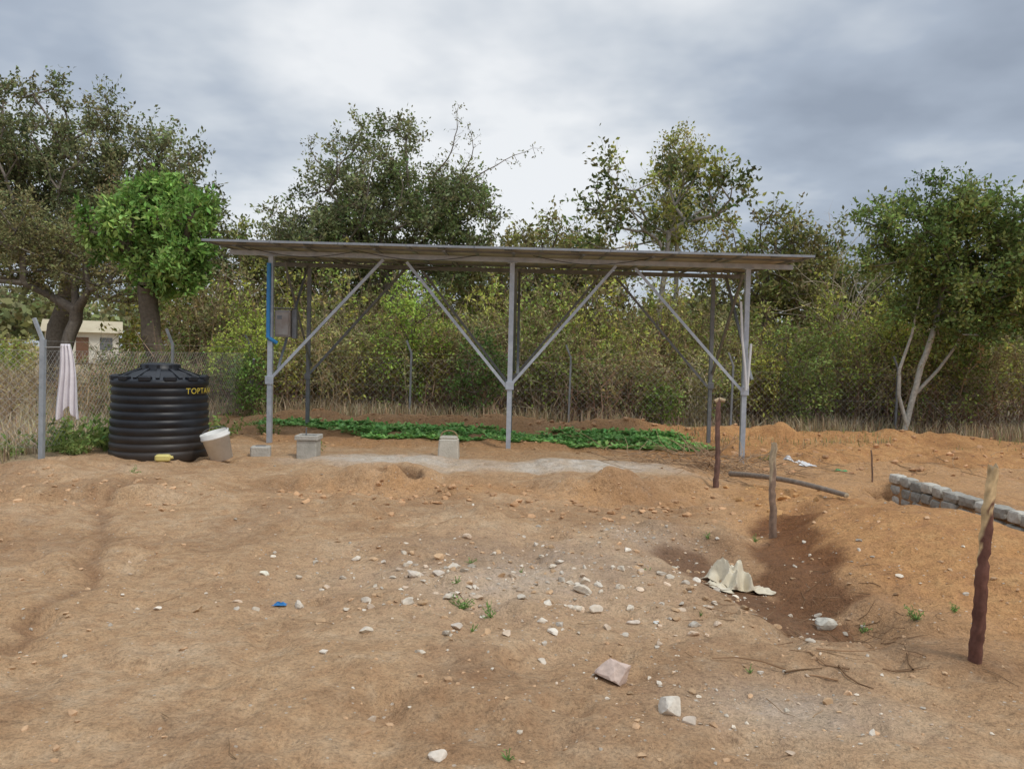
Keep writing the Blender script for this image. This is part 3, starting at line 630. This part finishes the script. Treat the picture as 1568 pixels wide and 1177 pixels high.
# ------------------------------------------------------------------ solar array structure
M_galv = simple('galvanised_steel', (.38, .42, .47), (.54, .58, .63), 9, .5, .4, .15)
M_dark = simple('dark_grey', (.15, .16, .17), (.24, .25, .26), 9, .55, .3, .15)  # darker grey for the rear steel, fittings and dark sheets
M_alu = simple('aluminium_frame', (.26, .28, .31), (.36, .38, .41), 9, .45, .4, .1)
M_back = simple('panel_backsheet', (.34, .31, .28), (.48, .45, .41), 2, .6, 0, .05)
m, nt, p = newmat('solar_cells'); o = N(nt, 'ShaderNodeTexCoord').outputs['Object']
br = N(nt, 'ShaderNodeTexBrick'); br.offset = 0; br.inputs['Scale'].default_value = 6.4; br.inputs['Mortar Size'].default_value = .012; br.inputs['Brick Width'].default_value = 1; br.inputs['Row Height'].default_value = 1
br.inputs['Color1'].default_value = (.008, .012, .035, 1); br.inputs['Color2'].default_value = (.010, .016, .045, 1); br.inputs['Mortar'].default_value = (.35, .37, .4, 1)
nt.links.new(o, br.inputs['Vector']); nt.links.new(br.outputs['Color'], p.inputs['Base Color']); p.inputs['Roughness'].default_value = .12; M_cell = m
arr = empty('solar_panel_canopy', (0, 13.1, 0))
def lp(q): return (q[0], q[1]-13.1, q[2])
def Zt(x_, y_): return 3.235-.0035*x_+(y_-12.5)*.035
fx = [-4.10, -.04, 3.93]; bx_ = [-4.09, -.02, 3.97]; YF, YB = 13.1, 15.5
mb = MB(); mb3 = MB()
for i in range(3):
    profile(mb, lp((fx[i], YF, hz(fx[i], YF)-.1)), lp((fx[i], YF, Zt(fx[i], YF)-.095)), boxp(.08, .08))
    bbox(mb, lp((fx[i], YF, Zt(fx[i], YF)-.089)), (.16, .14, .012))
    profile(mb3, lp((bx_[i], YB, hz(bx_[i], YB)-.1)), lp((bx_[i], YB, Zt(bx_[i], YB)-.095)), boxp(.07, .07))
    zz = 1.10
    bbox(mb, lp((fx[i], YF-.050, zz)), (.14, .016, .14), bev=.004); bbox(mb3, lp((bx_[i], YB-.046, zz)), (.12, .014, .12), bev=.004)
C1 = [(-.03, -.04), (.03, -.04), (.03, .04), (-.03, .04)]
zl, zr = Zt(-4.8, YF)-.04, Zt(4.7, YF)-.04
profile(mb, lp((-4.8, YF, zl)), lp((4.68, YF, zr)), C1)
profile(mb3, lp((-4.8, YB, Zt(-4.8, YB)-.04)), lp((4.68, YB, Zt(4.68, YB)-.04)), C1)
zn = 1.10
def brace(mb, xa, xb, yy, s=.048, zlow=zn):
    profile(mb, lp((xa, yy, zlow)), lp((xb, yy, Zt(xb, yy)-.11)), Lp(s, .008), up=(0, 1, 0))
hw = 1.88
for yy, mm in ((YF-.05, mb), (YB-.045, mb3)):
    brace(mm, -4.07, -4.07+hw, yy); brace(mm, 3.92, 3.92-hw, yy)
    brace(mm, -.08, -.04-hw+.12, yy); brace(mm, .0, -.04+hw-.12, yy)
for i, sx_ in enumerate((-1, 0, 1)):
    xx = fx[i]+.05
    profile(mb3, lp((xx, YB, 1.3)), lp((xx, YF+.5, Zt(xx, YF)-.12)), Lp(.045, .006), up=(1, 0, 0))
    profile(mb3, lp((xx+.06, YF, 1.3)), lp((xx+.06, YB-.6, Zt(xx, YB)-.12)), Lp(.045, .006), up=(1, 0, 0))
for k in range(9):
    xx = -4.5+k*1.12
    profile(mb3, lp((xx, 12.45, Zt(xx, 12.45)+.014)), lp((xx, 15.75, Zt(xx, 15.75)+.014)), boxp(.045, .024))
for yy in (12.75, 13.85, 14.3, 15.45):
    profile(mb3, lp((-4.85, yy, Zt(-4.85, yy)+.043)), lp((4.72, yy, Zt(4.72, yy)+.043)), boxp(.04, .03))
mb.build('front_posts_and_beam', [M_galv], arr); mb3.build('rear_posts_and_rafters', [M_dark], arr)
mbF = MB(); mbB = MB(); mbC = MB(); npn = 9; W = 9.74/npn
for r_ in range(2):
    y0 = 12.35+r_*1.72; y1 = y0+1.68
    for i in range(npn):
        x0 = -4.98+i*W+.01; x1 = x0+W-.02
        P_ = lambda a, b, dz: lp((a, b, Zt(a, b)+dz))
        for a, b in (((x0, y0), (x1, y0)), ((x1, y0), (x1, y1)), ((x1, y1), (x0, y1)), ((x0, y1), (x0, y0))):
            profile(mbF, P_(a[0], a[1], .078), P_(b[0], b[1], .078), boxp(.03, .036))
        q = [P_(x0+.012, y0+.012, .086), P_(x1-.012, y0+.012, .086), P_(x1-.012, y1-.012, .086), P_(x0+.012, y1-.012, .086)]
        mbB.add(q, [[3, 2, 1, 0]]); q2 = [(a, b, c_+.006) for a, b, c_ in q]; mbC.add(q2, [[0, 1, 2, 3]])
        bbox(mbB, P_((x0+x1)/2, y1-.25 if r_ else y0+.25, .074), (.13, .10, .022), 1)
mbF.build('panel_frames', [M_alu], arr); mbB.build('panel_backs', [M_back, M_dark], arr); mbC.build('panel_glass', [M_cell], arr)
mb = MB()
for (a, b) in (((-4.4, 12.9), (-2.6, 12.9)), ((-2.6, 12.9), (-.6, 13.0)), ((.3, 12.9), (2.2, 12.9)), ((-3.6, 15.3), (-1.2, 15.3))):
    pts = [np.array(lp((a[0]+(b[0]-a[0])*t, a[1]+(b[1]-a[1])*t, Zt(a[0]+(b[0]-a[0])*t, a[1])+.02-.12*math.sin(math.pi*t)**1))) for t in np.linspace(0, 1, 12)]
    V, F = tubes(pts[:-1], pts[1:], .006, .006, 5); mb.add(V, F)
M_blk = simple('black_cable', (.02, .02, .02), (.03, .03, .03), 9, .6); mb.build('cables', [M_blk], arr)
M_box = simple('grey_enamel', (.36, .35, .33), (.26, .21, .18), 6, .5)
jb = empty('electrical_junction_box', (-3.92, 13.22, 2.06)); mb = MB()
bbox(mb, (0, 0, 0), (.26, .16, .46), bev=.012); bbox(mb, (0, -.088, .0), (.22, .014, .40), bev=.006); bbox(mb, (.12, -.09, 0), (.02, .03, .05)); mb.build('cabinet', [M_box], jb)
mb = MB(); bbox(mb, (.18, .05, .0), (.08, .10, .5), bev=.005); bbox(mb, (-.04, -.098, .1), (.08, .005, .06)); bbox(mb, (0, .02, .26), (.34, .24, .015)); mb.build('isolator', [M_dark], jb)
mb = MB()
V, F = tubes([(-.20, -.19, .28), (-.20, -.19, -.25), (-.20, -.19, -.25)], [(-.20, -.19, 1.0), (-.20, -.19, .28), (-.08, -.10, -.33)], .034, .034, 10); mb.add(V, F, 0, smooth=True)
mb.build('blue_conduit', [simple('blue_conduit_plastic', (.03, .20, .50), (.04, .27, .60), 8, .4)], jb)
mb = MB(); V, F = tubes([(3.80, 13.0, 2.6), (3.84, 12.98, 1.95), (3.90, 12.98, 1.5), (3.99, 12.99, 1.9)], [(3.84, 12.98, 1.95), (3.90, 12.98, 1.5), (3.93, 12.98, 1.12), (3.95, 12.98, 1.15)], .022, .022, 8); mb.add(V, F, 0, smooth=True); mb.build('white_drain_pipe', [M_white])

# ------------------------------------------------------------------ water tank
tk = empty('black_water_tank', (-5.0, 11.0, .03)); tk.scale = (.965, .965, .945); prof = [(0, 0), (.64, 0), (.675, .02), (.68, .06)]
r0 = .685
for i in range(9):
    zb = .06+i*.115; rr = r0-(.004*i)
    prof += [(rr, zb+.012), (rr+.004, zb+.05), (rr, zb+.085), (rr-.018, zb+.094), (rr-.018, zb+.108)]
prof += [(.655, 1.10), (.665, 1.13), (.665, 1.17), (.64, 1.20), (.60, 1.21), (.56, 1.225), (.42, 1.30), (.30, 1.335), (.27, 1.34), (.27, 1.40), (.255, 1.42), (.15, 1.435), (0, 1.44)]
V, F = lathe(prof, 72); mb = MB(); mb.add(V, F, 0, smooth=True)
for i in range(12):
    a = i*2*math.pi/12+.1; bbox(mb, (math.cos(a)*.615, math.sin(a)*.615, 1.215), (.11, .17, .085), 0, bev=.02, rotz=a)
    profile(mb, (math.cos(a+.26)*.60, math.sin(a+.26)*.60, 1.215), (math.cos(a+.26)*.28, math.sin(a+.26)*.28, 1.345), boxp(.05, .035))
for i in range(10):
    a = i*2*math.pi/10; bbox(mb, (math.cos(a)*.265, math.sin(a)*.265, 1.385), (.03, .04, .055), 0, bev=.005, rotz=a)
m, nt, p = newmat('black_polythene'); o = N(nt, 'ShaderNodeTexCoord').outputs['Object']
f = noise(nt, o, 3, 5, .6); sz_ = N(nt, 'ShaderNodeSeparateXYZ'); nt.links.new(o, sz_.inputs[0])
nt.links.new(mixc(nt, mth(nt, 'MULTIPLY', mth(nt, 'MAXIMUM', mth(nt, 'SUBTRACT', 1.0, mth(nt, 'MULTIPLY', sz_.outputs[2], 1.8)), 0), .16), ramp(nt, f, [(.35, (.010, .011, .014)), (.7, (.022, .024, .029))]), (.26, .18, .11)), p.inputs['Base Color'])
nt.links.new(ramp(nt, f, [(.3, (.36,)*3), (.7, (.55,)*3)]), p.inputs['Roughness']); p.inputs['Specular IOR Level'].default_value = .35; M_tank = m
mb.build('tank_body', [M_tank], tk)
fc = bpy.data.curves.new('t', 'FONT'); fc.body = 'TOPTANK'; fc.size = .12; fc.extrude = 0; fc.space_character = 1.1; fo_ = bpy.data.objects.new('t', fc); scene.collection.objects.link(fo_)
dg = bpy.context.evaluated_depsgraph_get(); me = bpy.data.meshes.new_from_object(fo_.evaluated_get(dg)); bpy.data.objects.remove(fo_)
bm = bmesh.new(); bm.from_mesh(me); bmesh.ops.subdivide_edges(bm, edges=bm.edges[:], cuts=2)
for v in bm.verts:
    a = -math.pi/2+.42+R(29)+v.co.x/.67; zz = v.co.y
    v.co = Vector((math.cos(a)*.687, math.sin(a)*.687, 1.0+zz))
bm.to_mesh(me); bm.free(); me.materials.append(simple('yellow_paint', (.52, .40, .04), (.64, .50, .06), 12, .6)); lo = bpy.data.objects.new('lettering', me); scene.collection.objects.link(lo); lo.parent = tk
def bucket(name, loc, r0, r1, h, rot, mat):
    e = empty(name, loc); e.rotation_euler = rot
    V, F = lathe([(0, 0), (r0, 0), (r0+(r1-r0)*.8, h*.8), (r1+.008, h*.8), (r1+.008, h*.86), (r1, h*.87), (r1+.004, h), (r1-.008, h), (r0-.01, .012), (0, .012)], 40)
    mb = MB(); mb.add(V, F, 0, smooth=True); mb.build('shell', [mat], e)
    th = np.linspace(0, math.pi, 12); P_ = np.stack([np.cos(th)*(r1+.012), np.sin(th)*.05-.0, h*.9+np.sin(th)*.10], 1); V, F = tubes(P_[:-1], P_[1:], .004, .004, 5); mb = MB(); mb.add(V, F); mb.build('handle', [M_dark], e)
    return e
M_bkt = simple('dusty_white_plastic', (.66, .64, .59), (.80, .78, .73), 7, .6)
bucket('white_bucket', (-4.00, 10.70, hz(-4.0, 10.70)+.02), .145, .19, .40, (R(8), R(-14), 0), M_bkt)
M_conc = simple('cement', (.38, .36, .31), (.52, .49, .43), 8, .9, 0, .6, .02)
M_conc2 = simple('pale_cement', (.48, .44, .36), (.60, .55, .46), 8, .9, 0, .6, .02)
mb = MB(); zz = hz(-3.68, 11.3)-.03; bbox(mb, (-3.66, 11.3, zz+.085), (.28, .20, .18), bev=.018, rotz=.2); bbox(mb, (-3.66, 11.3, zz+.177), (.14, .07, .012), 1, rotz=.2); mb.build('concrete_block', [M_conc, M_dark])  # second box is a flat dark patch on the block top
zz = hz(-3.04, 11.5)-.03; mb = MB(); bbox(mb, (-3.01, 11.5, zz+.13), (.29, .29, .30), bev=.012)
for a, b, w_, d_ in ((0, -.15, .34, .04), (0, .15, .34, .04), (-.15, 0, .04, .26), (.15, 0, .04, .26)): bbox(mb, (-3.01+a, 11.5+b, zz+.315), (w_, d_, .07), bev=.008)
bbox(mb, (-3.01, 11.5, zz+.283), (.26, .25, .01), 1); profile(mb, (-3.04, 11.45, zz+.28), (-3.03, 11.43, zz+.46), boxp(.015, .015), mat=1); mb.build('concrete_footing', [M_conc, M_dark])  # dark sheet inside the rim paints the shade of the opening
zz = hz(-.98, 12.0)-.03; mb = MB(); bbox(mb, (-.96, 12.0, zz+.15), (.33, .33, .34), bev=.02, taper=.88)
bbox(mb, (-.96, 12.0, zz+.335), (.27, .27, .03), bev=.008)
th = np.linspace(0, math.pi, 12); P_ = np.stack([-.96+np.cos(th)*.13, 12.0+0*th, zz+.34+np.sin(th)*.10], 1); V, F = tubes(P_[:-1], P_[1:], .011, .011, 6); mb.add(V, F, 1, smooth=True); mb.build('concrete_footing', [M_conc2, simple('rusty_bar', (.25, .16, .08), (.34, .24, .12), 9)])
M_yel = simple('yellow_plastic', (.62, .52, .16), (.72, .62, .22), 8, .5)
mb = MB(); zz = hz(-4.62, 10.25); bbox(mb, (-4.62, 10.25, zz+.045), (.19, .12, .09), bev=.02, rotz=.2); V, F = tubes([(-4.53, 10.25, zz+.05)], [(-4.49, 10.26, zz+.055)], .02, .02, 10); mb.add(V, F); mb.build('yellow_jerrycan', [M_yel])

# ------------------------------------------------------------------ fences
M_wire = simple('fence_wire', (.40, .39, .37), (.52, .51, .49), 12, .6, .2)
M_post = simple('fence_post_metal', (.17, .18, .19), (.28, .29, .30), 8, .6, .2)
M_postl = simple('fence_post_weathered', (.30, .33, .36), (.42, .45, .48), 8, .6, .2)
fe = empty('wire_mesh_fence', (0, 0, 0)); mb = MB(); mw = MB()
line = [(-10.5, 9.3), (-6.30, 10.35), (-6.3, 14.3), (-6.15, 18.1), (-2.4, 18.2), (1.35, 18.2), (5.2, 18.3), (9.2, 18.5), (14, 18.6), (20, 18.6)]
for i, (a, b) in enumerate(line):
    zg = hz(a, b)
    if i == 0: continue
    w_ = .06 if i == 1 else .045; mt = 1 if i == 1 else 0
    profile(mb, (a, b, zg-.1), (a+.02, b, zg+1.60), boxp(w_, w_), mat=mt); profile(mb, (a+.02, b, zg+1.58), (a-.10, b, zg+1.88), boxp(.04, .04), mat=mt)
for si_, ((a, b), (c_, d_)) in enumerate(zip(line[:-1], line[1:])):
    L = math.hypot(c_-a, d_-b); sp_ = .10 if si_ < 3 else .16; n = int(L/sp_)
    za_, zb_ = hz(a, b), hz(c_, d_)
    pt = lambda s, zz: (a+(c_-a)*s, b+(d_-b)*s, za_+(zb_-za_)*s+zz)
    P0, P1 = [], []
    for zz in (.15, .8, 1.45, 1.58):
        for s in range(8): P0.append(pt(s/8, zz)); P1.append(pt((s+1)/8, zz))
    hL = 1.3/L
    for j in range(-int(1.3/sp_), n):
        for sg in (1, -1):
            s0 = j*sp_/L; s1 = s0+hL; z0, z1 = (.15, 1.45) if sg > 0 else (1.45, .15)
            ca = max(s0, 0); cb = min(s1, 1)
            if cb <= ca: continue
            for q_ in range(3):
                c0 = ca+(cb-ca)*q_/3; c1 = ca+(cb-ca)*(q_+1)/3
                P0.append(pt(c0, z0+(z1-z0)*(c0-s0)/hL)); P1.append(pt(c1, z0+(z1-z0)*(c1-s0)/hL))
    r_ = .0020 if si_ < 3 else .0013
    V, F = tubes(P0, P1, r_, r_, 3); mw.add(V, F)
profile(mb, (-6.1, 18.1, .1), (-5.75, 17.2, 1.4), boxp(.04, .04))
mb.build('posts', [M_post, M_postl], fe); mw.build('wire', [M_wire], fe)
n = 40; mq = 50; u, v = np.meshgrid(np.linspace(0, 1, n), np.linspace(0, 1, mq)); wd = .10+.17*v**.7
xx = -5.98+(u-.5)*wd*1.25+.015*np.sin(v*5)+.04*v-.012*np.cos(u*25)*v; yy = 10.35+.04*np.sin(u*22+2*v)*(.35+.9*v); zz = 1.62-.90*v-.16*np.abs(u-.55)*v-.06*v*np.sin(u*9)
id_ = np.arange(n*mq).reshape(mq, n); F = np.stack([id_[:-1, :-1], id_[:-1, 1:], id_[1:, 1:], id_[1:, :-1]], -1).reshape(-1, 4)
mb = MB(); mb.add(np.stack([xx.ravel(), yy.ravel(), zz.ravel()], 1), F, 0, smooth=True); ob = mb.build('hanging_cloth', [simple('white_cloth', (.74, .70, .73), (.84, .81, .84), 5, .9)]); ob.modifiers.new('th', 'SOLIDIFY').thickness = .004
mb = MB(); V, F = tubes([(-6.28, 10.35, 1.57)], [(-5.94, 10.35, 1.58)], .006, .006, 5); mb.add(V, F); mb.build('cloth_line', [M_wire])

# ------------------------------------------------------------------ house
hs = empty('cream_house', (-35.5, 64, .2)); hs.rotation_euler = (0, 0, R(27)); mb = MB()
bbox(mb, (0, 0, 1.3), (5.2, 4, 2.6), 0)
for a in (-1.7, 1.7): bbox(mb, (a, -2.0, 1.6), (.9, .06, 1.0), 1)
bbox(mb, (0, -2.0, 1.05), (.9, .06, 2.1), 2)
mb.build('walls', [simple('cream_plaster', (.66, .62, .52), (.76, .72, .62), 1, .9), M_dark, simple('brown_door', (.16, .08, .04), (.2, .1, .06), 3)], hs)
V = [(-2.9, -2.5, 2.5), (2.9, -2.5, 2.5), (2.9, 2.5, 2.5), (-2.9, 2.5, 2.5), (-2.9, 0, 3.5), (2.9, 0, 3.5)]
mb = MB(); mb.add(V, [[0, 1, 5, 4], [2, 3, 4, 5], [3, 2, 1, 0]]); mb.add(V, [[0, 4, 3], [1, 2, 5]]); mb.build('roof', [simple('pale_sheet_roof', (.46, .38, .24), (.56, .48, .32), 1, .6)], hs)

# ------------------------------------------------------------------ sky + light
el, az = R(54), R(130)
S = Vector((math.sin(az)*math.cos(el), math.cos(az)*math.cos(el), math.sin(el)))
w = bpy.data.worlds.new('World'); scene.world = w; w.use_nodes = True; nt = w.node_tree; nt.nodes.clear()
out = N(nt, 'ShaderNodeOutputWorld'); sky = N(nt, 'ShaderNodeTexSky', sky_type='NISHITA'); sky.sun_disc = False; sky.sun_elevation = el; sky.sun_rotation = az
b1 = N(nt, 'ShaderNodeBackground'); b1.inputs[1].default_value = .1; nt.links.new(sky.outputs[0], b1.inputs[0])
g_ = N(nt, 'ShaderNodeTexCoord').outputs['Generated']; s_ = N(nt, 'ShaderNodeSeparateXYZ'); nt.links.new(g_, s_.inputs[0])
zc = mth(nt, 'ADD', mth(nt, 'MAXIMUM', s_.outputs[2], 0), .20); cb = N(nt, 'ShaderNodeCombineXYZ')
nt.links.new(mth(nt, 'DIVIDE', s_.outputs[0], zc), cb.inputs[0]); nt.links.new(mth(nt, 'DIVIDE', s_.outputs[1], zc), cb.inputs[1])
mp = N(nt, 'ShaderNodeMapping'); mp.inputs['Location'].default_value = (3.1, 1.7, 0); nt.links.new(cb.outputs[0], mp.inputs[0])
n1 = noise(nt, mp.outputs[0], 1.05, 5, .5); n2 = noise(nt, mp.outputs[0], 2.8, 4, .5)
f = mth(nt, 'ADD', mth(nt, 'MULTIPLY', n1, .84), mth(nt, 'MULTIPLY', n2, .36)); f = mth(nt, 'SUBTRACT', f, .105)
def glow(v, pw):
    d = N(nt, 'ShaderNodeVectorMath', operation='DOT_PRODUCT'); nt.links.new(g_, d.inputs[0]); d.inputs[1].default_value = Vector(v).normalized()
    return mth(nt, 'POWER', mth(nt, 'MAXIMUM', d.outputs['Value'], 0), pw)
gl = mth(nt, 'ADD', mth(nt, 'MULTIPLY', glow((-.34, 1, .44), 22), .20), mth(nt, 'MULTIPLY', glow((-.05, 1, .27), 45), .15))
f = mth(nt, 'ADD', f, gl)
f = mth(nt, 'SUBTRACT', f, mth(nt, 'MULTIPLY', glow((.62, 1, .42), 10), .05))
cc = ramp(nt, f, [(.34, (.32, .37, .45)), (.48, (.43, .49, .58)), (.58, (.62, .67, .73)), (.72, (.90, .92, .94))])
ev = mth(nt, 'ADD', 1.02, mth(nt, 'MULTIPLY', mth(nt, 'MAXIMUM', mth(nt, 'SUBTRACT', s_.outputs[2], .45), 0), 2.6))
b2 = N(nt, 'ShaderNodeBackground'); nt.links.new(cc, b2.inputs[0]); nt.links.new(ev, b2.inputs[1])
mx = N(nt, 'ShaderNodeMixShader'); mx.inputs[0].default_value = .9; nt.links.new(b1.outputs[0], mx.inputs[1]); nt.links.new(b2.outputs[0], mx.inputs[2]); nt.links.new(mx.outputs[0], out.inputs[0])
ld = bpy.data.lights.new('sun', 'SUN'); ld.energy = 1.5; ld.angle = R(10); ld.color = (1, .95, .86); lo = bpy.data.objects.new('sun', ld); scene.collection.objects.link(lo)
lo.rotation_euler = (-S).to_track_quat('-Z', 'Y').to_euler(); lo.location = (0, 0, 20)

cam = bpy.data.cameras.new('camera'); cam.sensor_width = 36; cam.lens = 27.2; cam.clip_end = 3000; cam.clip_start = .05
co = bpy.data.objects.new('camera', cam); scene.collection.objects.link(co)
co.matrix_world = Matrix.Translation((0, 0, 1.6)) @ Matrix.Rotation(R(90-2.1), 4, 'X') @ Matrix.Rotation(R(1.35), 4, 'Z')
scene.camera = co
scene.view_settings.view_transform = 'Standard'; scene.view_settings.look = 'None'; scene.view_settings.exposure = 0
